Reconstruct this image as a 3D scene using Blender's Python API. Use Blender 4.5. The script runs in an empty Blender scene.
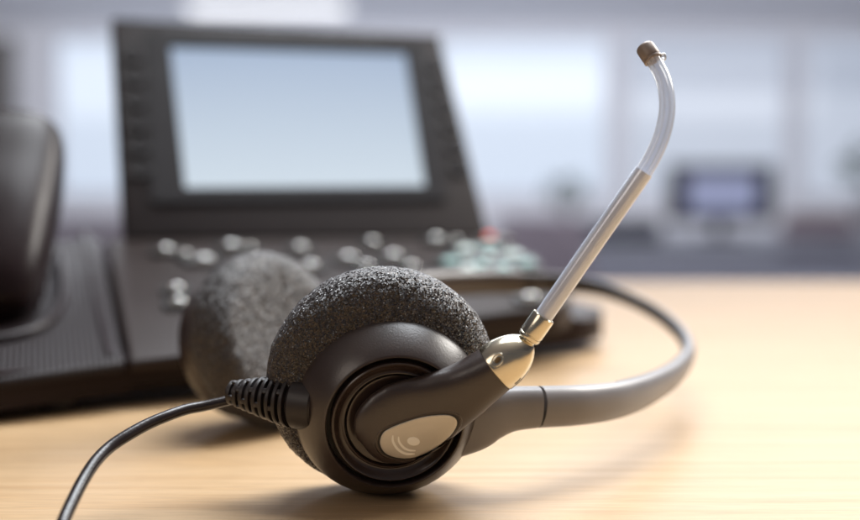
import bpy, bmesh, math, random
from mathutils import Vector as V, Matrix
from mathutils.bvhtree import BVHTree
random.seed(7)
S = 0.01                                   # everything below is written in centimetres
scene = bpy.context.scene
C = scene.collection

# ------------------------------------------------------------------ camera
F, H = 1194.0, 10.3                        # focal length in photo pixels, eye height over the desk
pitch = math.atan(95 / F)
cam_d = bpy.data.cameras.new("camera"); cam = bpy.data.objects.new("camera", cam_d); C.objects.link(cam)
cam.location = (0, 0, H * S); cam.rotation_euler = (math.pi / 2 - pitch, 0, 0)
cam_d.sensor_width = 36; cam_d.lens = 36 * F / 860; cam_d.clip_start = 0.01; cam_d.clip_end = 100
cam_d.dof.use_dof = True; cam_d.dof.focus_distance = 0.362; cam_d.dof.aperture_fstop = 4.4; cam_d.dof.aperture_blades = 0
scene.camera = cam

# ------------------------------------------------------------------ light
scene.view_settings.view_transform = 'Standard'; scene.view_settings.look = 'None'
scene.view_settings.exposure = 0.0; scene.view_settings.gamma = 1.0
world = bpy.data.worlds.new("World"); scene.world = world; world.use_nodes = True
bg = world.node_tree.nodes["Background"]; bg.inputs[0].default_value = (0.86, 0.83, 0.88, 1); bg.inputs[1].default_value = 0.12

def area(name, loc, target, sx, sy, power, color):
    l = bpy.data.lights.new(name, 'AREA'); l.shape = 'RECTANGLE'; l.size = sx * S; l.size_y = sy * S
    l.energy = power; l.color = color
    o = bpy.data.objects.new(name, l); C.objects.link(o); o.location = V(loc) * S
    o.rotation_euler = (V(target) - V(loc)).to_track_quat('-Z', 'Y').to_euler()
    return o
area("window_light", (112, 128, 92), (0, 48, 0), 75, 50, 27, (1.0, 0.96, 0.90))
area("window_light_cool", (30, 330, 105), (10, 60, 0), 260, 75, 25, (0.90, 0.94, 1.0))
ov = area("overhead_fill", (16, 78, 92), (2, 35, 0), 85, 60, 4.2, (0.90, 0.95, 1.0)); ov.data.spread = math.radians(70)  # unseen area light added above the desk for highlights on the headset plastic
area("warm_fill", (-95, -60, 80), (0, 45, 2), 60, 60, 2.8, (1.0, 0.87, 0.76))  # unseen fill added on the camera side to warm the headset front
area("wall_fill", (0, 880, 147), (0, 1190, 30), 1000, 160, 210, (0.93, 0.95, 1.0))  # unseen fill added to brighten the window wall
area("far_desk_fill", (0, 440, 147), (0, 640, -60), 600, 60, 70, (0.90, 0.93, 1.0))  # second unseen fill, added to lift the far desks

# ------------------------------------------------------------------ pixel helpers (photo pixel + distance -> point in the place)
O = V((0, 0, H)); fw = V((0, math.cos(pitch), -math.sin(pitch))); up = V((0, math.sin(pitch), math.cos(pitch))); rt = V((1, 0, 0))
def ray(x, y): return fw + rt * ((x - 430) / F) + up * ((260 - y) / F)
def P(x, y, Y): d = ray(x, y); return O + d * (Y / d.y)
def T(x, y, z=0.0): d = ray(x, y); return O + d * ((z - H) / d.z)
def onplane(x, y, p0, n): d = ray(x, y); return O + d * ((p0 - O).dot(n) / d.dot(n))

# ------------------------------------------------------------------ materials
def mat(name, col, rough=0.5, metal=0.0, spec=0.5, **kw):
    m = bpy.data.materials.new(name); m.use_nodes = True
    b = m.node_tree.nodes["Principled BSDF"]
    b.inputs["Base Color"].default_value = (*col, 1); b.inputs["Roughness"].default_value = rough
    b.inputs["Metallic"].default_value = metal; b.inputs["Specular IOR Level"].default_value = spec
    for k, v in kw.items(): b.inputs[k.replace('_', ' ')].default_value = v
    return m
def nd(m, t, **kw):
    n = m.node_tree.nodes.new(t)
    for k, v in kw.items(): setattr(n, k, v)
    return n
def lk(m, a, b): m.node_tree.links.new(a, b)
def bsdf(m): return m.node_tree.nodes["Principled BSDF"]
def grain(m, scale=2500, strength=0.25, dist=0.00005, rvar=0.08, cvar=0.15):
    """fine moulded texture, patchy roughness, slight dust variation"""
    tc = nd(m, 'ShaderNodeTexCoord')
    n1 = nd(m, 'ShaderNodeTexNoise'); n1.inputs['Scale'].default_value = scale; n1.inputs['Detail'].default_value = 3
    n2 = nd(m, 'ShaderNodeTexNoise'); n2.inputs['Scale'].default_value = 60; n2.inputs['Detail'].default_value = 6
    lk(m, tc.outputs['Object'], n1.inputs['Vector']); lk(m, tc.outputs['Object'], n2.inputs['Vector'])
    bp = nd(m, 'ShaderNodeBump'); bp.inputs['Strength'].default_value = strength; bp.inputs['Distance'].default_value = dist
    lk(m, n1.outputs['Fac'], bp.inputs['Height']); lk(m, bp.outputs['Normal'], bsdf(m).inputs['Normal'])
    mr = nd(m, 'ShaderNodeMapRange'); r = bsdf(m).inputs['Roughness'].default_value
    mr.inputs['To Min'].default_value = r - rvar; mr.inputs['To Max'].default_value = r + rvar
    lk(m, n2.outputs['Fac'], mr.inputs['Value']); lk(m, mr.outputs['Result'], bsdf(m).inputs['Roughness'])
    c = bsdf(m).inputs['Base Color'].default_value
    mx = nd(m, 'ShaderNodeMix', data_type='RGBA')
    mx.inputs[6].default_value = (*[v * (1 - cvar) for v in c[:3]], 1); mx.inputs[7].default_value = (*[v * (1 + cvar) for v in c[:3]], 1)
    lk(m, n2.outputs['Fac'], mx.inputs[0]); lk(m, mx.outputs[2], bsdf(m).inputs['Base Color'])
    return m

M = {}
M['plastic'] = grain(mat('black_plastic', (0.034, 0.022, 0.019), 0.34, 0, .8), 1900, 0.45, 0.00011)
M['plastic_groove'] = mat('groove_plastic', (0.006, 0.005, 0.005), 0.5)
M['plastic_smooth'] = grain(mat('smooth_plastic', (0.036, 0.023, 0.019), 0.22, 0, .8), 2600, 0.12)
M['rubber'] = grain(mat('rubber', (0.018, 0.013, 0.013), 0.42), 1800, 0.3)
M['cable'] = grain(mat('cable_rubber', (0.022, 0.016, 0.017), 0.24), 900, 0.6, 0.0001)
M['gold'] = grain(mat('gold_metal', (0.72, 0.66, 0.52), 0.19, 1.0), 3500, 0.25)
M['gold_dark'] = mat('gold_recess', (0.20, 0.13, 0.06), 0.4, 0.8)
M['badge'] = grain(mat('badge_metal', (0.60, 0.56, 0.49), 0.36, 0.4), 3800, 0.3)
M['emblem'] = mat('emblem_paint', (0.95, 0.92, 0.82), 0.5)
M['tube'] = grain(mat('satin_tube', (0.76, 0.82, 0.96), 0.16, 0.2), 3000, 0.1)
M['clear'] = mat('clear_tube', (0.90, 0.93, 1.0), 0.10, 0, 0.8, Alpha=0.42)
M['band'] = grain(mat('silver_grey_plastic', (0.21, 0.20, 0.205), 0.36), 2600, 0.2)
def clear_plastic(name, lo, gloss):
    m = bpy.data.materials.new(name); m.use_nodes = True; nt = m.node_tree; nt.nodes.remove(bsdf(m)); out = nt.nodes['Material Output']
    lw = nd(m, 'ShaderNodeLayerWeight'); lw.inputs[0].default_value = .35
    mr = nd(m, 'ShaderNodeMapRange'); mr.inputs['To Min'].default_value = lo; mr.inputs['To Max'].default_value = .9; lk(m, lw.outputs['Facing'], mr.inputs[0])
    tr = nd(m, 'ShaderNodeBsdfTransparent'); tr.inputs[0].default_value = (.95, .96, .98, 1)
    pr_ = nd(m, 'ShaderNodeBsdfPrincipled'); pr_.inputs['Base Color'].default_value = (.80, .83, .90, 1); pr_.inputs['Roughness'].default_value = gloss; pr_.inputs['Specular IOR Level'].default_value = 1.0; pr_.inputs['Coat Weight'].default_value = 1.0; pr_.inputs['Coat Roughness'].default_value = .08
    mx = nd(m, 'ShaderNodeMixShader'); lk(m, mr.outputs[0], mx.inputs[0]); lk(m, tr.outputs[0], mx.inputs[1]); lk(m, pr_.outputs[0], mx.inputs[2]); lk(m, mx.outputs[0], out.inputs[0])
    return m
M['clear'] = clear_plastic('clear_tube_wall', .24, .15)
M['bore'] = clear_plastic('tube_bore_wall', .10, .15)
M['tip'] = grain(mat('mic_tip', (0.26, 0.21, 0.18), 0.42, 0.2), 2000, 0.2)
M['phone'] = grain(mat('phone_plastic', (0.015, 0.006, 0.007), 0.46, 0, .25), 1500, 0.3)
M['panel'] = grain(mat('panel_plastic', (0.015, 0.009, 0.0085), 0.5, 0, .18), 1500, 0.3)
M['phone_deck'] = grain(mat('phone_deck', (0.026, 0.017, 0.015), 0.45, 0, .25), 1500, 0.3)
M['handset'] = grain(mat('handset_plastic', (0.016, 0.009, 0.010), 0.34, 0, .2), 1500, 0.15)
M['key'] = grain(mat('key_plastic', (0.016, 0.014, 0.014), 0.35), 1500, 0.15)
M['keycap'] = mat('key_chrome', (0.85, 0.85, 0.83), 0.12, 1.0)
M['bezel'] = grain(mat('bezel_plastic', (0.008, 0.005, 0.006), 0.5, 0, .12), 1500, 0.2)

def foam_material(name, dark, light, cell, facet):
    m = mat(name, dark, 0.34, 0, 0.75)
    tc = nd(m, 'ShaderNodeTexCoord')
    vo = nd(m, 'ShaderNodeTexVoronoi'); vo.inputs['Scale'].default_value = cell
    vd = nd(m, 'ShaderNodeTexVoronoi'); vd.feature = 'DISTANCE_TO_EDGE'; vd.inputs['Scale'].default_value = cell * 0.62
    for v in (vo, vd): lk(m, tc.outputs['Object'], v.inputs['Vector'])
    geo = nd(m, 'ShaderNodeNewGeometry')
    sub = nd(m, 'ShaderNodeVectorMath', operation='SUBTRACT'); sub.inputs[1].default_value = (0.5, 0.5, 0.5)
    lk(m, vo.outputs['Color'], sub.inputs[0])
    sc = nd(m, 'ShaderNodeVectorMath', operation='SCALE'); sc.inputs[3].default_value = facet; lk(m, sub.outputs[0], sc.inputs[0])
    ad = nd(m, 'ShaderNodeVectorMath', operation='ADD'); lk(m, geo.outputs['Normal'], ad.inputs[0]); lk(m, sc.outputs[0], ad.inputs[1])
    no = nd(m, 'ShaderNodeVectorMath', operation='NORMALIZE'); lk(m, ad.outputs[0], no.inputs[0])
    bp = nd(m, 'ShaderNodeBump'); bp.inputs['Strength'].default_value = 0.9; bp.inputs['Distance'].default_value = 0.00025; bp.invert = True
    lk(m, vd.outputs['Distance'], bp.inputs['Height']); lk(m, no.outputs[0], bp.inputs['Normal'])
    lk(m, bp.outputs['Normal'], bsdf(m).inputs['Normal'])
    sp = nd(m, 'ShaderNodeSeparateColor'); lk(m, vo.outputs['Color'], sp.inputs[0])
    rp = nd(m, 'ShaderNodeValToRGB'); rp.color_ramp.elements[0].color = (*dark, 1); rp.color_ramp.elements[1].color = (*light, 1)
    rp.color_ramp.elements[0].position = 0.45; rp.color_ramp.elements[1].position = 1.0
    lk(m, sp.outputs[0], rp.inputs[0]); lk(m, rp.outputs[0], bsdf(m).inputs['Base Color'])
    rr = nd(m, 'ShaderNodeMapRange'); rr.inputs['To Min'].default_value = 0.10; rr.inputs['To Max'].default_value = 0.7
    lk(m, sp.outputs[1], rr.inputs[0]); lk(m, rr.outputs[0], bsdf(m).inputs['Roughness'])
    bsdf(m).inputs['Sheen Weight'].default_value = 0.08
    return m
M['foam'] = foam_material('foam', (0.008, 0.004, 0.0045), (0.060, 0.044, 0.042), 2100, 1.55)

def wood_material():
    m = mat('beech_wood', (0.7, 0.5, 0.3), 0.42, 0, 0.5)
    tc = nd(m, 'ShaderNodeTexCoord')
    mp = nd(m, 'ShaderNodeMapping'); mp.inputs['Scale'].default_value = (1.8, 48, 48); mp.inputs['Rotation'].default_value = (0, 0, math.radians(-3))
    lk(m, tc.outputs['Object'], mp.inputs[0])
    n1 = nd(m, 'ShaderNodeTexNoise'); n1.inputs['Scale'].default_value = 3.2; n1.inputs['Detail'].default_value = 8; n1.inputs['Roughness'].default_value = 0.62; n1.inputs['Distortion'].default_value = 0.35
    lk(m, mp.outputs[0], n1.inputs['Vector'])
    mp2 = nd(m, 'ShaderNodeMapping'); mp2.inputs['Scale'].default_value = (14, 420, 420); mp2.inputs['Rotation'].default_value = (0, 0, math.radians(-3))
    lk(m, tc.outputs['Object'], mp2.inputs[0])
    n2 = nd(m, 'ShaderNodeTexNoise'); n2.inputs['Scale'].default_value = 4.0; n2.inputs['Detail'].default_value = 5
    lk(m, mp2.outputs[0], n2.inputs['Vector'])
    mp3 = nd(m, 'ShaderNodeMapping'); mp3.inputs['Scale'].default_value = (45, 700, 700)
    lk(m, tc.outputs['Object'], mp3.inputs[0])
    n3 = nd(m, 'ShaderNodeTexVoronoi'); n3.inputs['Scale'].default_value = 1.6     # short pores
    lk(m, mp3.outputs[0], n3.inputs['Vector'])
    r1 = nd(m, 'ShaderNodeValToRGB'); e = r1.color_ramp.elements
    e[0].position = 0.30; e[0].color = (0.45, 0.275, 0.13, 1); e[1].position = 0.72; e[1].color = (0.58, 0.405, 0.235, 1)
    x = e.new(0.5); x.color = (0.52, 0.345, 0.185, 1)
    lk(m, n1.outputs['Fac'], r1.inputs[0])
    r2 = nd(m, 'ShaderNodeMapRange'); r2.inputs['From Min'].default_value = 0.3; r2.inputs['From Max'].default_value = 0.7; r2.inputs['To Min'].default_value = 0.74; r2.inputs['To Max'].default_value = 1.06
    lk(m, n2.outputs['Fac'], r2.inputs[0])
    r3 = nd(m, 'ShaderNodeMapRange'); r3.inputs['From Min'].default_value = 0.0; r3.inputs['From Max'].default_value = 0.22; r3.inputs['To Min'].default_value = 0.80; r3.inputs['To Max'].default_value = 1.0
    lk(m, n3.outputs['Distance'], r3.inputs[0])
    mm = nd(m, 'ShaderNodeMath', operation='MULTIPLY'); lk(m, r2.outputs[0], mm.inputs[0]); lk(m, r3.outputs[0], mm.inputs[1])
    mu = nd(m, 'ShaderNodeVectorMath', operation='SCALE'); lk(m, r1.outputs[0], mu.inputs[0]); lk(m, mm.outputs[0], mu.inputs[3])
    lk(m, mu.outputs[0], bsdf(m).inputs['Base Color'])
    bp = nd(m, 'ShaderNodeBump'); bp.inputs['Strength'].default_value = 0.25; bp.inputs['Distance'].default_value = 0.0001
    lk(m, n2.outputs['Fac'], bp.inputs['Height']); lk(m, bp.outputs[0], bsdf(m).inputs['Normal'])
    rg = nd(m, 'ShaderNodeMapRange'); rg.inputs['To Min'].default_value = 0.34; rg.inputs['To Max'].default_value = 0.52
    lk(m, n2.outputs['Fac'], rg.inputs[0]); lk(m, rg.outputs[0], bsdf(m).inputs['Roughness'])
    return m
M['wood'] = wood_material()

def emis(name, col, strength, base=(0.3, 0.3, 0.3), rough=0.2):
    m = mat(name, base, rough); bsdf(m).inputs['Emission Color'].default_value = (*col, 1); bsdf(m).inputs['Emission Strength'].default_value = strength
    return m

# ------------------------------------------------------------------ mesh helpers
def link(name, bm, m, parent=None, smooth=True, loc=None):
    me = bpy.data.meshes.new(name)
    bmesh.ops.recalc_face_normals(bm, faces=bm.faces[:])
    for v in bm.verts: v.co *= S
    bm.to_mesh(me); bm.free()
    for p in me.polygons: p.use_smooth = smooth
    me.materials.append(m)
    if smooth: me.set_sharp_from_angle(angle=math.radians(38))
    o = bpy.data.objects.new(name, me); C.objects.link(o)
    if parent is not None:
        o.parent = parent
        if parent.type == 'EMPTY': o.matrix_parent_inverse = Matrix.Translation(V(parent.location)).inverted()
    return o
def thing(name, loc, label, cat, group=None):
    o = bpy.data.objects.new(name, None); o.empty_display_size = 0.02; C.objects.link(o); o.location = V(loc) * S
    o['label'] = label; o['category'] = cat
    if group: o['group'] = group
    return o
def tag(o, label, cat, group=None):
    o['label'] = label; o['category'] = cat
    if group: o['group'] = group
    return o
def structure(o): o['kind'] = 'structure'; return o

def frame(n, hint=V((0, 0, 1))):
    n = n.normalized(); x = hint.cross(n).normalized(); y = n.cross(x); return x, y, n
def lathe(bm, prof, c, n, seg=128, hint=V((0, 0, 1))):
    x, y, n = frame(n, hint); rings = []
    for r, w in prof:
        if r < 1e-4: rings.append([bm.verts.new(c + n * w)])
        else: rings.append([bm.verts.new(c + n * w + x * (r * math.cos(2 * math.pi * i / seg)) + y * (r * math.sin(2 * math.pi * i / seg))) for i in range(seg)])
    for a, b in zip(rings, rings[1:]):
        for i in range(seg):
            j = (i + 1) % seg
            if len(a) == 1 and len(b) == 1: continue
            if len(a) == 1: bm.faces.new((a[0], b[i], b[j]))
            elif len(b) == 1: bm.faces.new((a[i], a[j], b[0]))
            else: bm.faces.new((a[i], a[j], b[j], b[i]))
    return rings
def catmull(pts, sub=8):
    out = []; n = len(pts)
    for i in range(n - 1):
        p0 = pts[max(i - 1, 0)]; p1 = pts[i]; p2 = pts[i + 1]; p3 = pts[min(i + 2, n - 1)]
        for k in range(sub):
            t = k / sub
            out.append([0.5 * ((2 * b) + (-a + c) * t + (2 * a - 5 * b + 4 * c - d) * t * t + (-a + 3 * b - 3 * c + d) * t ** 3) for a, b, c, d in zip(p0, p1, p2, p3)])
    out.append(list(pts[-1])); return out
def loft(bm, st, side_hint=None, seg=32, sub=8, cap=True, expo=2.0, free=False):
    """st: (point, half_a, half_b); a lies along side_hint x tangent, b along the other"""
    rows = catmull([[*p, a, b] for p, a, b in st], sub) if sub > 1 else [[*p, a, b] for p, a, b in st]
    pts = [V(r[:3]) for r in rows]; rings = []
    px = None
    for i, r in enumerate(rows):
        t = (pts[min(i + 1, len(pts) - 1)] - pts[max(i - 1, 0)]).normalized()
        if side_hint is not None: u = (side_hint - t * side_hint.dot(t)).normalized()
        else:
            if px is None: px = V((0, 0, 1)) if abs(t.z) < .9 else V((1, 0, 0))
            u = (px - t * px.dot(t)).normalized(); px = u
        v = t.cross(u)
        ring = []
        for k in range(seg):
            a = 2 * math.pi * k / seg; ca, sa = math.cos(a), math.sin(a)
            ca = math.copysign(abs(ca) ** (2 / expo), ca); sa = math.copysign(abs(sa) ** (2 / expo), sa)
            ring.append(bm.verts.new(pts[i] + u * (ca * r[3]) + v * (sa * r[4])))
        rings.append(ring)
    for a, b in zip(rings, rings[1:]):
        for k in range(seg): bm.faces.new((a[k], a[(k + 1) % seg], b[(k + 1) % seg], b[k]))
    if cap:
        bm.faces.new(rings[0][::-1]); bm.faces.new(rings[-1])
    return rings
def prism(bm, top, bot, bevel=0.0, seg=3):
    a = [bm.verts.new(p) for p in top]; b = [bm.verts.new(p) for p in bot]; n = len(a)
    fs = [bm.faces.new(a), bm.faces.new(b[::-1])] + [bm.faces.new((a[i], b[i], b[(i + 1) % n], a[(i + 1) % n])) for i in range(n)]
    if bevel:
        es = {e for f in fs for e in f.edges}
        bmesh.ops.bevel(bm, geom=list(es), offset=bevel, segments=seg, affect='EDGES', profile=0.5)
def box(bm, c, sx, sy, sz, X=V((1, 0, 0)), Y=V((0, 1, 0)), Z=V((0, 0, 1)), bevel=0.0, seg=2):
    c = V(c); f = [(-1, -1), (1, -1), (1, 1), (-1, 1)]
    prism(bm, [c + X * (a * sx / 2) + Y * (b * sy / 2) + Z * sz / 2 for a, b in f], [c + X * (a * sx / 2) + Y * (b * sy / 2) - Z * sz / 2 for a, b in f], bevel, seg)
def rrect(w, h, r, n=6):
    out = []
    for cx, cy, a0 in ((w / 2 - r, h / 2 - r, 0), (-w / 2 + r, h / 2 - r, 90), (-w / 2 + r, -h / 2 + r, 180), (w / 2 - r, -h / 2 + r, 270)):
        for k in range(n + 1):
            a = math.radians(a0 + 90 * k / n); out.append((cx + r * math.cos(a), cy + r * math.sin(a)))
    return out

# ================================================================== THE SETTING
bm = bmesh.new(); box(bm, (0, 560, -101), 1800, 1500, 2); structure(link('floor', bm, grain(mat('carpet', (0.20, 0.20, 0.24), 0.9), 400, 0.4)))
wallm = grain(mat('wall_paint', (0.82, 0.82, 0.86), 0.8), 300, 0.1)
ceilm = grain(mat('ceiling_paint', (0.84, 0.84, 0.88), 0.85), 300, 0.1)
bm = bmesh.new(); box(bm, (0, 560, 156), 1800, 1500, 6); structure(link('ceiling', bm, ceilm))
# window wall at 12 m with real openings
WY = 1200.0
def wx(px): return (px - 430) * WY / F
def wz(py): return P(430, py, WY).z
spans = [(58, 250), (262, 425), (437, 608), (626, 786), (800, 980), (-260, 20)]
spans.sort()
ztop, zbot = wz(36), wz(196)
bm = bmesh.new()
x0 = -900
box(bm, (0, WY + 6, (zbot - 100) / 2), 1800, 12, zbot + 100)                 # spandrel
box(bm, (0, WY + 6, (153 + ztop) / 2), 1800, 12, 153 - ztop)                # lintel
for i, (a, b) in enumerate(spans + [(None, None)]):
    xa = wx(a) if a is not None else 900
    if xa > x0: box(bm, ((x0 + xa) / 2, WY + 6, (ztop + zbot) / 2), xa - x0 , 12, ztop - zbot)
    if b is not None: x0 = wx(b)
wall = structure(link('wall', bm, wallm, smooth=False))
paneA = emis('daylight_pane', (0.60, 0.70, 0.85), 0.84, rough=0.1)
paneB = emis('daylight_pane_shaded', (0.56, 0.63, 0.76), 0.72, rough=0.1)
framem = mat('window_frame_paint', (0.74, 0.76, 0.82), 0.5)
wl = {58: 'tall white lit window at the far left, beside the phone display', 262: 'far window hidden mostly behind the phone display',
      437: 'wide bright window between the phone display and the microphone tube', 626: 'pale blue window with blind just right of the microphone tip',
      800: 'grey blue window at the right edge', -260: 'far window beyond the handset at the left edge'}
for a, b in spans:
    if a in (-260,): continue
    w = thing('window', (wx((a + b) / 2), WY + 4, zbot), wl[a], 'window', 'office windows in the far wall')
    W_, Hh = wx(b) - wx(a), ztop - zbot; cx = (wx(a) + wx(b)) / 2; cz = (ztop + zbot) / 2
    bm = bmesh.new(); box(bm, (cx, WY + 5, cz), W_ - .4, 1, Hh - .4)
    link('pane', bm, paneA if a in (58, 262, 437) else paneB, w, False)
    bm = bmesh.new()
    nb = 1
    for k in range(nb + 1):
        xx = wx(a) + 2 + (W_ - 4) * k / nb; box(bm, (xx, WY + 2, cz), 3.5, 3, Hh - .6)
    for zz in (zbot + 2, ztop - 2): box(bm, (cx, WY + 1.9, zz), W_ - .6, 2.6, 3)
    link('window_frame', bm, framem, w, False)
    if a >= 600:
        bm = bmesh.new()
        for k in range(9): box(bm, (cx, WY - 3, ztop - 3 - k * 6.2), W_ - 4, 2.6, 0.5, Y=V((0, .8, .6)), Z=V((0, -.6, .8)))
        link('blind', bm, mat('blind_slats', (0.55, 0.58, 0.66), 0.6), w, False)
lampm = emis('ceiling_lamp_glow', (1, 1, 1), 1.6)
for px_, Y_, lb in ((270, 1090, 'lit ceiling panel above the phone display'), (720, 900, 'lit ceiling panel at the upper right, nearest the camera')):
    X_ = (px_ - 430) * Y_ / F
    t = thing('ceiling_light', (X_, Y_, 153), lb, 'ceiling light', 'lit panels in the ceiling')
    bm = bmesh.new(); box(bm, (X_, Y_, 151.6), 150, 56, 1.6); link('light_frame', bm, framem, t, False)
    bm = bmesh.new(); box(bm, (X_, Y_, 150.6), 142, 48, 0.5); link('diffuser', bm, lampm, t, False)

# ------------------------------------------------------------------ desk under everything
desk = thing('desk', (0, 58, -100), 'light beech desk with fine straight grain under the headset and phone', 'desk')
bm = bmesh.new(); box(bm, (0, 53, -1.5), 330, 105.5, 3, bevel=0.25); link('desk_top', bm, M['wood'], desk)
for sx in (-150, 150):
    for yy in (8, 100):
        bm = bmesh.new(); box(bm, (sx, yy, -51.5), 5, 5, 97, bevel=.4); link('leg', bm, mat('desk_leg_metal', (.3, .3, .32), .4, .6), desk)

# ------------------------------------------------------------------ far office desks and what stands on them
deskg = grain(mat('desk_laminate', (0.42, 0.44, 0.52), 0.35), 400, .1); panelg = grain(mat('privacy_panel', (0.46, 0.47, 0.56), 0.8), 400, .3)
darkm = grain(mat('dark_office_plastic', (0.030, 0.026, 0.040), 0.45), 400, .1)
DZ = -28.0
def far_desk(X0, X1, Y0, label):
    t = thing('office_desk', ((X0 + X1) / 2, Y0 + 35, -100), label, 'desk', 'office desks across the room')
    bm = bmesh.new(); box(bm, ((X0 + X1) / 2, Y0 + 35, DZ - 1.5), X1 - X0, 75, 3, bevel=.3); link('desk_top', bm, deskg, t)
    bm = bmesh.new(); box(bm, ((X0 + X1) / 2, Y0 + 4, DZ - 31), X1 - X0 - 8, 2, 52, bevel=.3); link('modesty_panel', bm, panelg, t)
    for xx in (X0 + 4, X1 - 4):
        for yy in (Y0 + 4, Y0 + 66):
            bm = bmesh.new(); box(bm, (xx, yy, (DZ - 103) / 2), 4, 4, 97 + DZ + 0, bevel=.3); link('leg', bm, framem, t)
far_desk(40, 330, 585, 'blue grey office desk at the right, carrying the lilac screen monitor')
far_desk(-330, -20, 620, 'office desk at the left, behind the desk phone')

def monitor(c, w, h, label, scr, yaw=0.0):
    t = thing('monitor', c, label, 'monitor')
    X = V((math.cos(yaw), math.sin(yaw), 0)); Yv = V((-math.sin(yaw), math.cos(yaw), 0)); c = V(c)
    bm = bmesh.new(); box(bm, c + V((0, 0, .8)), 22, 16, 1.2, X, Yv, bevel=.3); link('monitor_base', bm, darkm, t)
    bm = bmesh.new(); box(bm, c + Yv * 3 + V((0, 0, 9)), 5, 2.5, 16, X, Yv, bevel=.4); link('monitor_neck', bm, darkm, t)
    z = 9 + h / 2
    bm = bmesh.new(); box(bm, c + V((0, 0, z)), w, 3, h, X, Yv, bevel=.6); link('monitor_case', bm, darkm, t)
    bm = bmesh.new(); box(bm, c - Yv * 1.6 + V((0, 0, z + 0)), w - 20, .4, h - 11, X, Yv); link('screen', bm, scr, t, False)
px2 = lambda px, Y: (px - 430) * Y / F
monitor((px2(721, 615), 615, DZ), 56, 30, 'dark office monitor with a lilac blue lit screen', emis('lilac_screen', (0.42, 0.48, 0.86), 0.40), math.radians(4))
# keyboard-like low dark printer between plant and monitor
t = thing('printer', (px2(612, 610), 610, DZ), 'low dark printer left of the lilac screen monitor', 'printer')
bm = bmesh.new(); box(bm, (px2(612, 610), 610, DZ + 5.2), 46, 30, 10, bevel=1.2); link('printer_body', bm, darkm, t)
bm = bmesh.new(); box(bm, (px2(612, 610), 592, DZ + 3.5), 30, 10, .8, bevel=.3); link('paper_tray', bm, deskg, t)

def plant(c, r, h, label, name='potted_plant', ped=0.0):
    t = thing(name, c, label, 'plant'); c = V(c)
    bm = bmesh.new(); lathe(bm, [(0, 0), (r * .36, 0), (r * .48, h * .34), (r * .44, h * .35), (r * .42, h * .30), (0, h * .30)], c, V((0, 0, 1)), 32, V((0, 1, 0)))
    link('plant_pot', bm, mat('pot_glaze', (0.5, 0.48, 0.5), .4), t)
    bm = bmesh.new()
    for k in range(170):
        d = V((random.gauss(0, 1), random.gauss(0, 1), random.gauss(0, 1))).normalized(); rr = r * random.uniform(.35, 1.0)
        p = c + V((0, 0, h * .66)) + V((d.x * rr, d.y * rr, d.z * rr * .9)); L = r * random.uniform(.2, .36)
        a = (d + V((0, 0, random.uniform(-.2, .6)))).normalized(); s = a.cross(V((random.random(), random.random(), .3))).normalized() * L * .3
        q = [p, p + a * L * .5 + s, p + a * L, p + a * L * .5 - s]; bm.faces.new([bm.verts.new(v) for v in q])
    link('foliage', bm, grain(mat('leaf', (0.07, 0.13, 0.06), .5), 300, .2, cvar=.5), t, False)
    bm = bmesh.new(); loft(bm, [(c + V((0, 0, h * .28)), r * .06, r * .06), (c + V((0, 0, h * .6)), r * .04, r * .04)], seg=10); link('stem', bm, mat('stem_bark', (.1, .08, .05), .7), t)
plant((px2(566, 625), 625, DZ), 11, 34, 'small green pot plant behind the microphone tube')
plant((px2(866, 625), 625, DZ), 13, 58, 'tall pot plant at the far right edge')

def chair(c, col, label, yaw, top=14.0):
    t = thing('office_chair', c, label, 'office chair', 'office chairs by the far desks'); c = V(c)
    m = grain(mat('chair_fabric', col, .8), 500, .4)
    X = V((math.cos(yaw), math.sin(yaw), 0)); Yv = V((-math.sin(yaw), math.cos(yaw), 0))
    bm = bmesh.new(); box(bm, c + V((0, 0, 47)), 46, 44, 8, X, Yv, bevel=3, seg=4); link('seat', bm, m, t)
    bm = bmesh.new()
    hb = top + 100 - 52
    rings = [bm.verts.new(c + Yv * (-20 - 2 * (abs(q[0]) / 22) ** 2 * 2 + d) + X * q[0] + V((0, 0, 52 + hb / 2 + q[1]))) for d in (-2.2, 2.2) for q in rrect(42, hb, 8)]
    n = len(rings) // 2; bm.faces.new(rings[:n]); bm.faces.new(rings[n:][::-1])
    for i in range(n): bm.faces.new((rings[i], rings[(i + 1) % n], rings[n + (i + 1) % n], rings[n + i]))
    link('backrest', bm, m, t, False)
    bm = bmesh.new(); loft(bm, [(c + V((0, 0, 8)), 2.5, 2.5), (c + V((0, 0, 43)), 2.2, 2.2)], seg=12, sub=2); link('column', bm, darkm, t)
    bm = bmesh.new()
    for k in range(5):
        a = 2 * math.pi * k / 5; d = V((math.cos(a), math.sin(a), 0)); box(bm, c + d * 15 + V((0, 0, 7)), 28, 4, 3, d, V((-d.y, d.x, 0)), bevel=.5)
    link('base', bm, darkm, t)
    for k in range(5):
        a = 2 * math.pi * k / 5; d = V((math.cos(a), math.sin(a), 0))
        bm = bmesh.new(); lathe(bm, [(0, -1.2), (2.6, -1.2), (2.8, 0), (2.6, 1.2), (0, 1.2)], c + d * 28 + V((0, 0, 2.8)), V((-d.y, d.x, 0)), 20); link('caster', bm, darkm, t)
chair((px2(532, 540), 540, -100), (0.40, 0.34, 0.39), 'pale pink office chair between the phone and the microphone tube', 0.1, -12)
chair((px2(818, 700), 700, -100), (0.30, 0.19, 0.21), 'dull red office chair right of the lilac screen monitor', -.3, -18)
chair((px2(96, 540), 540, -100), (0.36, 0.32, 0.36), 'dusty pink office chair left of the phone display', .2, -12)

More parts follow.
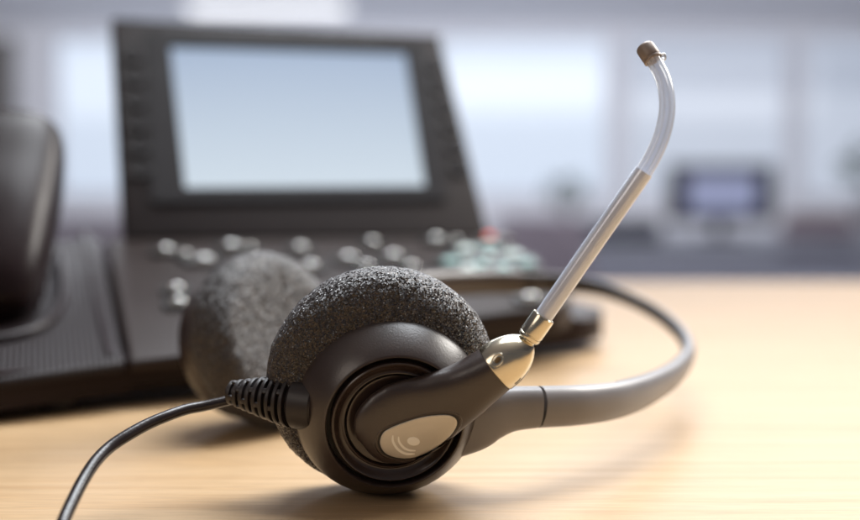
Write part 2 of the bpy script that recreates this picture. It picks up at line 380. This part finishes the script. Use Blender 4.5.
# ================================================================== DESK PHONE
ya = math.radians(18); ex = V((math.cos(ya), math.sin(ya), 0)); ey = V((-math.sin(ya), math.cos(ya), 0)); ez = V((0, 0, 1))
phone = thing('desk_phone', T(330, 340), 'dark desk phone with large tilted pale blue display, behind the headset', 'telephone')
# lower slab
fl = T(-130, 440); fm = T(128, 406); fr = T(618, 350)
slab_f = [fl, T(0, 424), fm, T(370, 378), T(560, 356)]
q0 = T(575, 354.5); q2 = fr + ey * 4.5 + ex * .7
back_r = fr + ey * 9 + ex * .6; back_l = fl + ey * 20
corner = [q0 * (1 - t) ** 2 + fr * (2 * t * (1 - t)) + q2 * t * t for t in [i / 8 for i in range(9)]]
foot = slab_f + corner + [back_r, back_l]
bm = bmesh.new(); prism(bm, [V((p.x, p.y, 2.05)) for p in foot], [V((p.x, p.y, 0.55)) for p in foot], .35, 4)
link('base', bm, M['phone'], phone)
# rubber feet
for q in (T(60, 408), T(520, 352), T(60, 408) + ey * 16, T(520, 352) + ey * 6):
    bm = bmesh.new(); lathe(bm, [(0, 0), (.8, 0), (.8, .75), (0, .75)], V((q.x, q.y, 0)), ez, 24, V((0, 1, 0))); link('rubber_foot', bm, M['rubber'], phone)
# sloping deck
DL = P(106, 237, 68.0); DR = DL + ex * 23.5; DF = T(130, 360, 2.10)
dn = (DR - DL).cross(DF - DL).normalized(); dn = dn if dn.z > 0 else -dn
def dk(x, y, h=0.0): return onplane(x, y, DL, dn) + dn * h
u_d = ex; v_d = dn.cross(ex).normalized()         # v_d: up the slope
def deck_block(pix, name, m, hgt=0.0, bev=.25):
    top = [dk(*p) + dn * hgt for p in pix]
    bm = bmesh.new(); prism(bm, top, [V((p.x, p.y, min(1.7, p.z - .5))) for p in top], bev, 4); return link(name, bm, m, phone)
dk_main = deck_block([(106, 239), (129, 361), (330, 338), (560, 305), (572, 293), (500, 236)], 'key_deck', M['phone_deck'])
ribm = grain(mat('ribbed_phone_plastic', (0.014, 0.009, 0.010), 0.45, 0, .22), 1500, 0.3)
tc = nd(ribm, 'ShaderNodeTexCoord'); mp = nd(ribm, 'ShaderNodeMapping'); mp.inputs['Rotation'].default_value = (0, 0, -ya); lk(ribm, tc.outputs['Object'], mp.inputs[0])
wv = nd(ribm, 'ShaderNodeTexWave'); wv.inputs['Scale'].default_value = 130; lk(ribm, mp.outputs[0], wv.inputs['Vector'])
bp = nd(ribm, 'ShaderNodeBump'); bp.inputs['Strength'].default_value = .8; bp.inputs['Distance'].default_value = .0004; lk(ribm, wv.outputs['Fac'], bp.inputs['Height']); lk(ribm, bp.outputs[0], bsdf(ribm).inputs['Normal'])
deck_block([(-130, 262), (-175, 395), (0, 381), (125, 363), (101, 238)], 'handset_deck', ribm, 0.1)
# raised ridge between deck and handset side with a bright rounded end
bm = bmesh.new()
loft(bm, [(dk(84, 232, -.02), .16, .2), (dk(94, 290, 0), .18, .2), (dk(108, 350, 0), .2, .22), (dk(110, 358, -.02), .16, .2)], dn, 16, 6); link('ridge', bm, M['handset'], phone)

# cradle recess and rim under the handset
rim = [(-70, 352), (-20, 347), (20, 340), (48, 327), (61, 308), (63, 285), (60, 262)]
bm = bmesh.new(); loft(bm, [(dk(x, y, .25), .22, .22) for x, y in rim], dn, 14, 6); link('cradle_rim', bm, M['handset'], phone)

# keys
def key_at(x, y, w=1.35, d=.85, h=.55, cap=True, m=None):
    c = dk(x, y)
    bm = bmesh.new()
    prof = rrect(w + .5, d + .4, .4)
    prism(bm, [c + u_d * a * .93 + v_d * b * .9 + dn * h * .45 for a, b in prof], [c + u_d * a + v_d * b - dn * .05 for a, b in prof])
    k = link('key', bm, M['key'], phone)
    bm = bmesh.new(); prev = None; seg = 28
    for i in range(8):
        t = i / 7 * math.pi / 2; rr = math.cos(t); zz = math.sin(t)
        if i == 7: ring = [bm.verts.new(c + dn * (h * .87))]
        else: ring = [bm.verts.new(c + u_d * (w * .37 * rr * math.cos(2 * math.pi * j / seg)) + v_d * (d * .19 * rr * math.sin(2 * math.pi * j / seg)) + dn * (h * .42 + h * .45 * zz)) for j in range(seg)]
        if prev:
            for j in range(seg):
                if len(ring) == 1: bm.faces.new((prev[j], prev[(j + 1) % seg], ring[0]))
                else: bm.faces.new((prev[j], prev[(j + 1) % seg], ring[(j + 1) % seg], ring[j]))
        prev = ring
    link('key_cap', bm, m or M['keycap'], k)
for x, y, w in ((165, 254, 1.2), (203, 264, 1.5), (231, 250, 1.4), (176, 293, 1.0), (178, 307, 1.0), (265, 266, 1.2), (300, 252, 1.1), (310, 270, 1.2),
             (348, 262, 1.3), (366, 271, 1.0), (393, 260, 1.3), (411, 271, 1.0), (436, 243, 1.3), (186, 259, .6), (250, 252, .6), (456, 245, .6), (372, 246, 1.0),
             (330, 300, 1.2), (290, 300, 1.2), (545, 286, .8), (530, 302, 1.3)):
    key_at(x, y, w)
# teal lit navigation cluster
teal = emis('teal_key_glow', (0.50, 0.80, 0.78), 0.75, (0.4, 0.5, 0.5), .25)
teal2 = emis('pale_key_glow', (0.80, 0.97, 0.94), 1.0, (0.6, 0.65, 0.65), .25)
bm = bmesh.new(); c = dk(487, 263)
prof = [(3.2 * math.cos(a * math.pi / 20), 1.9 * math.sin(a * math.pi / 20)) for a in range(40)]
prism(bm, [c + u_d * a * .95 + v_d * b * .95 + dn * .22 for a, b in prof], [c + u_d * a + v_d * b - dn * .1 for a, b in prof]); link('navigation_plate', bm, M['key'], phone)
for x, y, w, mm_ in ((451, 266, 1.5, teal), (466, 254, 1.5, teal2), (488, 250, 1.5, teal), (512, 259, 1.6, teal2), (526, 268, 1.3, teal), (480, 270, 1.2, teal), (503, 273, 1.2, teal), (489, 261, .7, teal2), (468, 272, .9, teal2)):
    key_at(x, y, w, .95, .6, True, mm_)
red = emis('red_lamp_glow', (1.0, 0.12, 0.05), 1.6, (.4, .05, .03)); 
key_at(489, 240, .9, .5, .5, True, red); key_at(505, 243, .6, .5, .5)

# tilted display panel
ta = math.radians(50); pu = ex; pv = ey * math.cos(ta) + ez * math.sin(ta); pn = pu.cross(pv).normalized()      # pn faces the viewer
if pn.y > 0: pn = -pn
PL = P(125, 237, 67.6)
def pnl(x, y, h=0.0): return onplane(x, y, PL, pn) + pn * h
corners = [pnl(124, 238), pnl(490, 236), pnl(440, 34), pnl(111, 17)]
bm = bmesh.new(); prism(bm, corners, [p - pn * 1.6 for p in corners], .22, 3); link('display_panel', bm, M['panel'], phone)
# raised dark bezel with opening
outer = [(152, 204), (446, 201), (423, 43), (146, 32)]; inner = [(185, 190), (425, 188), (405, 55), (170, 48)]
bm = bmesh.new()
ot = [bm.verts.new(pnl(*p, .22)) for p in outer]; it = [bm.verts.new(pnl(*p, .22)) for p in inner]
ob = [bm.verts.new(pnl(*p, -.05)) for p in outer]; ib = [bm.verts.new(pnl(*p, .03)) for p in inner]
for i in range(4):
    j = (i + 1) % 4
    bm.faces.new((ot[i], ot[j], it[j], it[i])); bm.faces.new((ob[i], ob[j], ot[j], ot[i])); bm.faces.new((it[i], it[j], ib[j], ib[i]))
link('bezel', bm, M['bezel'], phone, False)
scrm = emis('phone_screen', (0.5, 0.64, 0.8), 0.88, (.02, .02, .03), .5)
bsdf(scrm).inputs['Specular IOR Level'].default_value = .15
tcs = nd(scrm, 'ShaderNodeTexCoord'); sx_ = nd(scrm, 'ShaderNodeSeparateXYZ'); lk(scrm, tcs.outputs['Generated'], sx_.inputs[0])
rs = nd(scrm, 'ShaderNodeValToRGB'); rs.color_ramp.elements[0].color = (0.66, 0.76, 0.84, 1); rs.color_ramp.elements[1].color = (0.36, 0.46, 0.62, 1)  # glow painted paler towards the bottom, standing in for the reflection on the screen
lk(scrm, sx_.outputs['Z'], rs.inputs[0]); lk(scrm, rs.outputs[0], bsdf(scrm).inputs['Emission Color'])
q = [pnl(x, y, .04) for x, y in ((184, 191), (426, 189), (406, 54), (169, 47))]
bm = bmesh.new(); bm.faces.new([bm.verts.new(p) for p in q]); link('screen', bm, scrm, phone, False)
# round soft keys either side of the screen
ringm = mat('soft_key_rim', (0.035, 0.032, 0.034), .4)
for k in range(6):
    for x, y in ((132 + 1.6 * k, 56 + 23 * k), (434 + 5.2 * k, 66 + 20.5 * k)):
        c = pnl(x, y)
        bm = bmesh.new(); lathe(bm, [(.62, 0), (.62, .18), (.52, .24), (.46, .2), (.4, .16), (0, .2)], c, pn, 32)
        k_ = link('soft_key', bm, M['bezel'], phone)
        bm = bmesh.new(); lathe(bm, [(.60, .19), (.57, .245), (.52, .245), (.49, .2)], c, pn, 32); link('key_rim', bm, ringm, k_)

# ------------------------------------------------------------------ handset (lies in the cradle: a thing of its own)
hb = dk(12, 330); hb = V((hb.x - 1.9, hb.y, 0))
hs = thing('handset', (hb.x, hb.y + 1, 2.6), 'rounded dark glossy handset resting in the cradle, at the left edge', 'handset')
hx = ex
def hp(b, z): return V((hb.x, hb.y, 0)) + ey * b + V((0, 0, z)) + ex * (b * .22)
st = [(hp(.55, 3.2), 1.2, .9), (hp(.75, 3.5), 2.1, 1.5), (hp(1.1, 4.1), 2.62, 2.0), (hp(1.9, 5.2), 2.9, 2.35), (hp(3.6, 7.2), 3.0, 2.5), (hp(5.6, 9.2), 3.0, 2.5), (hp(7.2, 10.9), 2.85, 2.4), (hp(7.9, 11.6), 2.5, 2.1), (hp(8.25, 11.95), 1.8, 1.5), (hp(8.4, 12.1), .9, .7)]
bm = bmesh.new(); loft(bm, st, hx, 48, 6, True, 3.0); link('handset_body', bm, M['handset'], hs)
bm = bmesh.new(); loft(bm, [(dk(5, 318, .25) - ex * 1.7, 2.1, 1.3), (hp(.9, 3.6), 2.0, 1.4)], hx, 40, 4, True, 3.2); link('mouthpiece', bm, M['rubber'], hs)

# ================================================================== HEADSET
los = -ray(395, 423).normalized(); r_ = up.cross(los).normalized(); u_ = los.cross(r_)
th, az = math.radians(25), math.radians(20)
N = (los * math.cos(th) + (r_ * math.sin(az) - u_ * math.cos(az)) * math.sin(th)).normalized()
CY = 35.2; CC = P(395, 423, CY); k0 = .985
cx_, cy_, N = frame(N)
headset = thing('headset', T(385, 491), 'black headset with foam ear cushions and gold jointed microphone boom, resting on the desk', 'headset')
# front housing, lathe: (radius, height along axis)
prof = [(0.0, -1.9), (2.5, -1.9), (2.86, -1.75), (2.97, -1.5), (2.98, -1.25), (2.93, -1.06), (2.80, -.80), (2.62, -.52), (2.44, -.27), (2.28, -.09), (2.20, -.02), (2.16, .015), (2.125, .02), (2.10, -.01), (2.09, -.06), (2.085, -.45)]
prof = [(r * k0, w) for r, w in prof]
bm = bmesh.new(); lathe(bm, prof, CC, N, 160); housing = link('ear_housing', bm, M['plastic'], headset)
bm = bmesh.new(); lathe(bm, [(2.09, -.40), (1.0, -.42), (0, -.42)], CC, N, 128); link('groove', bm, M['plastic_groove'], housing)
ring = [(1.915, -.42), (1.915, -.05), (1.90, -.01), (1.87, .01), (1.84, .0), (1.80, -.04), (1.72, -.13), (1.64, -.19), (1.58, -.205), (1.545, -.18), (1.51, -.18), (1.485, -.22), (1.48, -.45)]
bm = bmesh.new(); lathe(bm, ring, CC, N, 160); link('trim_ring', bm, M['plastic_smooth'], headset)
ring = [(1.45, -.42), (1.445, -.26), (1.42, -.215), (1.38, -.215), (1.30, -.24), (1.15, -.26), (0, -.26)]
bm = bmesh.new(); lathe(bm, ring, CC, N, 160); link('pivot_dish', bm, M['plastic_smooth'], headset)

# cushions: fat foam discs with a finely uneven outline
def foam(name, c, n, R, T_, face_dish=.25):
    bm = bmesh.new(); prof = []; K = 56
    for i in range(K + 1):
        a = math.pi * i / K; s, co = math.sin(a), math.cos(a)
        r = R * (abs(s) ** .50); w = T_ * math.copysign(abs(co) ** .80, co)
        dish = face_dish * max(0, 1 - (r / (R * .8)) ** 2) if co > 0 else 0
        prof.append((max(r, 0) if 0 < i < K else 0, w - dish))
    lathe(bm, prof, c, n, 220)
    from mathutils import noise
    for v in bm.verts:
        q_ = v.co
        v.co = q_ + (q_ - c).normalized() * (.035 * noise.noise(q_ * 1.3) + .02 * noise.noise(q_ * 4) + .018 * noise.noise(q_ * 14) + .012 * noise.noise(q_ * 30))
    return link(name, bm, M['foam'], headset)
fc = CC - N * 2.15 + cy_ * .42 - cx_ * .12 + V((0, 0, .17))
foam('ear_cushion', fc, -N, 3.60, 1.25)

# rear earcup
RN = V((.72, -.60, .28)).normalized()
RC = P(268, 341, 46.6) + V((0, 0, .12))
zmin_fix = 0
f2 = foam('ear_cushion', RC, RN, 3.45, 1.35)
rp_ = [(0.0, -1.75), (1.2, -1.7), (2.0, -1.55), (2.6, -1.25), (2.88, -.85), (2.92, -.35), (2.8, .1), (2.4, .3), (0, .3)]
bm = bmesh.new(); lathe(bm, rp_, RC - RN * 1.05, RN, 96); link('ear_housing', bm, M['plastic'], headset)

# ---- boom pivot (tear-shaped lug that swings the boom): loft in the cup plane
def cp(x, y, w): return onplane(x, y, CC + N * w, N)
pc = 31.0 / 1.0
spine = [(357, 438, 2), (361, 436, 18), (369, 433, 30), (382, 429, 38.5), (398, 424, 42.5), (414, 417, 41.5), (430, 410, 38), (446, 401, 34), (462, 392, 30), (478, 381, 26.5), (495, 369, 23.8)]
arm_dir = None
st = []
for i, (x, y, hw) in enumerate(spine):
    w = .0 + .012 * max(0, i - 5) * 2.6
    p = cp(x, y, w); q2 = cp(x + 1, y, w); s_ = (q2 - p).length
    st.append((p, hw * s_, (.03, .2, .3, .34, .36, .40, .46, .52, .58, .64, .68)[i]))
# half_a lies in plane (perpendicular to travel), half_b along the axis
bm = bmesh.new(); loft(bm, [(p, b, a) for p, a, b in st], N, 72, 8, True, 2.35)
boom = link('boom_pivot', bm, M['plastic'], headset)
bv = BVHTree.FromObject(boom, bpy.context.evaluated_depsgraph_get())
vs = [v.co.copy() / S for v in boom.data.vertices]; polys = [tuple(p.vertices) for p in boom.data.polygons]
bv = BVHTree.FromPolygons(vs, polys)
def hit(x, y):
    d = ray(x, y).normalized(); loc, nn, i, dist = bv.ray_cast(O, d)
    if loc is None: loc = cp(x, y, .3); nn = N
    return loc, (nn if nn.dot(-d) > 0 else -nn)
def patch(bm, pix, prof, cen=None):
    """conformal plate on the pivot: prof = list of (scale from outline, lift)"""
    n = len(pix); cxp = sum(p[0] for p in pix) / n if cen is None else cen[0]; cyp = sum(p[1] for p in pix) / n if cen is None else cen[1]
    prev = None
    for s, l in prof:
        if s <= 0:
            lo, nn = hit(cxp, cyp); c0 = bm.verts.new(lo + N * l)
            for i in range(n): bm.faces.new((prev[i], prev[(i + 1) % n], c0))
            continue
        cur = []
        for x, y in pix:
            lo, nn = hit(cxp + (x - cxp) * s, cyp + (y - cyp) * s); cur.append(bm.verts.new(lo + N * l))
        if prev:
            for i in range(n): bm.faces.new((prev[i], prev[(i + 1) % n], cur[(i + 1) % n], cur[i]))
        prev = cur
tear = [(380, 441), (383, 433), (390, 428), (399, 424), (412, 419.5), (425, 416.3), (438, 414.8), (449, 415), (455.5, 418.5), (456.5, 425), (452, 433), (444, 441), (434, 448.5), (422, 454.5), (410, 457.8), (398, 457.5), (387, 454), (381.5, 448)]
def closed(pts, sub=5):
    n = len(pts); out = []
    for i in range(n):
        seg_ = catmull([pts[(i - 1) % n], pts[i], pts[(i + 1) % n], pts[(i + 2) % n]], sub); out += [tuple(p) for p in seg_[sub:2 * sub]]
    return out
tear = closed(tear)
bm = bmesh.new(); patch(bm, tear, [(1.15, -.01), (1.13, .012), (1.11, .016), (1.08, .012), (1.05, .003)]); link('badge_surround', bm, M['plastic_smooth'], boom)
bm = bmesh.new(); patch(bm, tear, [(1.09, -.02), (1.07, .006), (.96, .006)]); link('badge_gap', bm, M['plastic_groove'], boom)
bm = bmesh.new(); patch(bm, tear, [(1.0, -.01), (1.0, .022), (.985, .032), (.965, .036), (.9, .038), (.75, .040), (.5, .042), (.25, .042), (0, .042)]); badge = link('badge', bm, M['badge'], boom)
dot = [(413.2 + 6.3 * math.cos(a * math.pi / 16), 440.6 + 4.3 * math.sin(a * math.pi / 16 + .1)) for a in range(32)]
bm = bmesh.new(); patch(bm, dot, [(1.0, .04), (1.0, .052), (.9, .055), (.5, .055), (0, .055)])
def arc(bm, mid, wd):
    pts = catmull(mid, 8); L = []
    for i, p in enumerate(pts):
        a = pts[max(i - 1, 0)]; b = pts[min(i + 1, len(pts) - 1)]; dx, dy = b[0] - a[0], b[1] - a[1]; l = math.hypot(dx, dy)
        f = wd * (1 - .6 * abs(i / (len(pts) - 1) * 2 - 1) ** 3)
        L.append([(p[0] - dy / l * f, p[1] + dx / l * f), (p[0] + dy / l * f, p[1] - dx / l * f)])
    R = []
    for a, b in L:
        la, _ = hit(*a); lb, _ = hit(*b); R.append([bm.verts.new(la + N * .04), bm.verts.new(la + N * .055), bm.verts.new(lb + N * .055), bm.verts.new(lb + N * .04)])
    for a, b in zip(R, R[1:]):
        for k in range(3): bm.faces.new((a[k], a[k + 1], b[k + 1], b[k]))
arc(bm, [(398.3, 435.8), (398.9, 441), (403, 446.5), (408.5, 449.4), (415.3, 450)], 1.15)
arc(bm, [(392.6, 434.6), (392.8, 441), (397.5, 448.3), (405, 452.8), (414.5, 453.2)], 1.25)
link('emblem', bm, M['emblem'], badge)

# ---- gold cap: dome that continues the arm
w_e = .0 + .012 * 5 * 2.6
A0 = cp(495, 369, w_e); A1 = cp(531, 341, w_e + .1); ad_ = (A1 - A0).normalized()
s_ = (cp(496, 369, w_e) - A0).length
L = (A1 - A0).length
st = [(A0 + ad_ * (-.02), 23.2 * s_, .66), (A0 + ad_ * .0, 24.2 * s_, .70), (A0 + ad_ * .06, 24.7 * s_, .72), (A0 + ad_ * L * .30, 24.2 * s_, .70), (A0 + ad_ * L * .55, 21.2 * s_, .63), (A0 + ad_ * L * .75, 16.5 * s_, .51), (A0 + ad_ * L * .88, 11.6 * s_, .38), (A0 + ad_ * L * .96, 7 * s_, .25), (A0 + ad_ * L, 2.5 * s_, .1)]
bm = bmesh.new(); loft(bm, [(p, b, a) for p, a, b in st], N, 64, 8, True, 2.15)
cap = link('boom_cap', bm, M['gold'], headset)
vs = [v.co.copy() / S for v in cap.data.vertices]; polys = [tuple(p.vertices) for p in cap.data.polygons]
bv = BVHTree.FromPolygons(vs, polys)
# little moulded socket on the cap
soc = [(497.6 + 7.4 * math.cos(a * math.pi / 16) * .8 + 2.2 * math.sin(a * math.pi / 16) * .55, 360 - 3.4 * math.cos(a * math.pi / 16) + 5.6 * math.sin(a * math.pi / 16)) for a in range(32)]
bm = bmesh.new(); patch(bm, soc, [(1.12, -.02), (1.06, .012), (.92, .018), (.8, .004), (.72, -.012)]); link('socket', bm, M['gold'], cap)
bm = bmesh.new(); patch(bm, [(497.8 + (x - 497.8) * .55, 360 + (y - 360) * .5) for x, y in soc], [(1.0, .003), (.5, .006), (0, .006)]); link('socket_hole', bm, M['gold_dark'], cap)
bm = bmesh.new(); slot = [(514.5, 383.5), (520.5, 377.5), (521.8, 378.8), (515.8, 384.6)]; patch(bm, slot, [(1.0, .004), (0, .006)]); link('slot', bm, M['plastic_groove'], cap)
# parting seam between plastic and gold
st = [(A0 + ad_ * (-.05), 23.3 * s_, .665), (A0 + ad_ * .03, 23.6 * s_, .675)]
bm = bmesh.new(); loft(bm, [(p, b, a) for p, a, b in st], N, 64, 2, False, 2.2); link('seam', bm, M['plastic_groove'], cap)

# ---- collar, tube, clear tube, tip
B0 = cp(527, 340, w_e + .08); BY = B0.y
def tp(x, y, dy): return P(x, y, BY + dy)
tb = [tp(529, 337, 0), tp(645, 170, -.6)]
td = (tb[1] - tb[0]).normalized(); col0 = tp(528.6, 338, 0)
cprof = [(0, -.16), (.24, -.16), (.25, -.04), (.30, -.03), (.33, .0), (.345, .04), (.345, .10), (.33, .115), (.33, .14), (.352, .155), (.357, .19), (.357, .76), (.345, .80), (.31, .815), (.29, .79), (.28, .5)]
bm = bmesh.new(); lathe(bm, cprof, col0, td, 64); link('collar', bm, M['gold'], headset)
bm = bmesh.new(); loft(bm, [(col0 + td * .3, .275, .275), (tp(590, 249, -.3), .28, .28), (tp(644, 171.5, -.6), .275, .275)], None, 40, 10); link('boom_tube', bm, M['tube'], headset)
path = [(643, 173, -.6), (651, 160, -.62), (659.5, 142, -.6), (665, 124, -.5), (667.2, 106, -.35), (665.3, 87, -.1), (660, 72, .15), (652.5, 59, .4)]
bm = bmesh.new()
loft(bm, [(tp(*p), .250 - .004 * i, .250 - .004 * i) for i, p in enumerate(path)], None, 40, 8, True)
outer_t = link('voice_tube', bm, M['clear'], headset)
bm = bmesh.new()
rings = loft(bm, [(tp(*p), .105, .105) for p in path], None, 28, 8, True)
inn = link('tube_bore', bm, M['bore'], outer_t)
e0 = tp(653.5, 60.5, .38); e1 = tp(643.5, 45.5, .62); ed = (e1 - e0).normalized()
bm = bmesh.new(); lathe(bm, [(0, 0), (.26, .0), (.285, .02), (.285, .07), (.265, .09), (.275, .11), (.285, .14), (.285, .47), (.27, .52), (.24, .555), (.22, .52), (0, .52)], e0, ed, 48); link('mic_tip', bm, M['tip'], headset)
bm = bmesh.new(); loft(bm, [(e0 + ed * .13 + rt * .28, .10, .10), (e0 + ed * .15 + rt * .40, .12, .12), (e0 + ed * .16 + rt * .45, .05, .05)], None, 16, 4); link('tip_stud', bm, mat('clear_stud', (.9, .92, .95), .15, 0, .5, Transmission_Weight=.6), headset)

# ---- strain relief + cable
s0 = cp(305, 403, -1.30); s1 = P(229, 392, s0.y + .9)
sd = (s1 - s0); SL = sd.length; sd.normalize()
bm = bmesh.new()
prof = [(0, -.5), (.74, -.5), (.80, -.44), (.82, 0), (.82, .24), (.76, .30)]; n_r = 9; w = .46
bm2 = None
for i in range(n_r):
    f = i / (n_r - 1); R = .80 - .42 * f ** 1.15; step = (SL - .36) / n_r
    a = .32 + i * step
    prof += [(R * .80, a + .02), (R * .80, a + step * .28), (R, a + step * .38), (R * 1.02, a + step * .55), (R, a + step * .82), (R * .78, a + step * .92)]
prof += [(.27, SL), (0, SL)]
rg = lathe(bm, prof, s0, sd, 48)
# flatten slightly sideways so it reads as moulded oval
link('strain_relief', bm, M['rubber'], headset)
# bridges between the ribs (staggered webs)
bm = bmesh.new(); xx, yy, zz = frame(sd)
for i in range(n_r - 1):
    f = i / (n_r - 1); R = (.80 - .42 * f ** 1.15) * .93; step = (SL - .36) / n_r; a = .32 + i * step + step * .68
    for k in range(4):
        an = 2 * math.pi * (k + .5 * (i % 2)) / 4 + .55; d = xx * math.cos(an) + yy * math.sin(an); tg = sd.cross(d)
        box(bm, s0 + sd * (a + step * .5) + d * (R - .10), .2, .17, step * .75, d, tg, sd, bevel=.03)
link('relief_web', bm, M['rubber'], headset)
cyy = s1.y
cab = [(s1 + sd * (-.3)), P(222, 404 - 2, cyy + .0), P(204, 406, cyy - .15), P(186, 409.5, cyy - .4), P(167, 416, cyy - .8), P(148, 424, cyy - 1.2), P(128, 435, cyy - 1.7), P(110, 447, cyy - 2.2), P(96, 461, cyy - 2.8), P(84, 479, cyy - 3.5), P(73, 500, cyy - 4.3), P(63, 522, cyy - 5.1), P(54, 548, cyy - 6.0)]
cab[0] = P(234, 399, cyy + .1)
last = cab[-1]; cab += [V((last.x - .5, last.y - 1.6, .5)), V((last.x - .9, last.y - 3.5, .18)), V((last.x - 1.2, last.y - 7, .17)), V((last.x - 1.2, last.y - 12, .17))]
bm = bmesh.new(); loft(bm, [(p, .155 + .03 * min(1, i / 6), .155 + .03 * min(1, i / 6)) for i, p in enumerate(cab)], None, 24, 8); link('cable', bm, M['cable'], headset)

# ---- headband
bp_ = [(472, 421, 36.7, 1.00, .50), (492, 414, 36.9, .84, .48), (512, 409, 37.2, .72, .44), (537, 407, 37.6, .67, .42)]
bm = bmesh.new(); loft(bm, [(P(440, 424, 36.4), 1.25, .42)] + [(P(x, y, Y), a, b) for x, y, Y, a, b in bp_], V((0, -.1, 1)), 48, 8, True, 2.5); link('band_arm', bm, M['band'], headset)
band = [(538.5, 407, 37.65, .68, .43), (580, 405, 38.7, .67, .40), (620, 399.5, 40.6, .64, .37), (652, 388, 43.2, .58, .34), (677, 372, 46.6, .50, .30), (689, 353, 50.5, .42, .26), (682, 334, 54.3, .37, .24), (660, 315, 57.6, .34, .22), (630, 299, 59.6, .34, .22), (598, 288, 60.6, .40, .24), (560, 283, 60.6, .50, .28), (522, 282, 59.6, .54, .32)]
bm = bmesh.new(); loft(bm, [(P(x, y, Y), a, b) for x, y, Y, a, b in band], V((0, -.1, 1)), 48, 10, True, 2.1); hband = link('headband', bm, M['band'], headset)
ctr = V((0, 50, 3)); lin = []
for x, y, Y, a, b in band[2:]:
    p = P(x, y, Y); d = (V((1.5, 50.5, p.z)) - p); d.normalize(); lin.append((p + d * (b * .42), a * .97, b * .74))
bm = bmesh.new(); loft(bm, lin, V((0, -.1, 1)), 40, 10, True, 2.3); link('band_lining', bm, M['rubber'], hband)
bm = bmesh.new(); loft(bm, [(P(537.6, 407, 37.62), .645, .40), (P(539.5, 407, 37.67), .645, .40)], V((0, -.1, 1)), 48, 2, False, 2.5); link('band_seam', bm, M['plastic_groove'], headset)
arm2 = [(520, 282, 59.5, .62, .40), (480, 282, 58, .64, .42), (430, 285, 55.5, .66, .42), (370, 296, 52.2, .7, .42), (310, 318, 49.4, .8, .45)]
RB = RC - RN * 1.6
bm = bmesh.new(); loft(bm, [(P(x, y, Y), a, b) for x, y, Y, a, b in arm2] + [(RB, 1.1, .5)], V((0, -.1, 1)), 40, 8, True, 2.5); link('band_arm', bm, M['plastic'], headset)

bpy.context.view_layer.update()
for o in bpy.data.objects:
    if o.type == 'MESH' and o.parent and o.parent.name == 'headset':
        mz = min((o.matrix_world @ v.co).z for v in o.data.vertices)
        print('minz', o.name, round(mz * 100, 2))
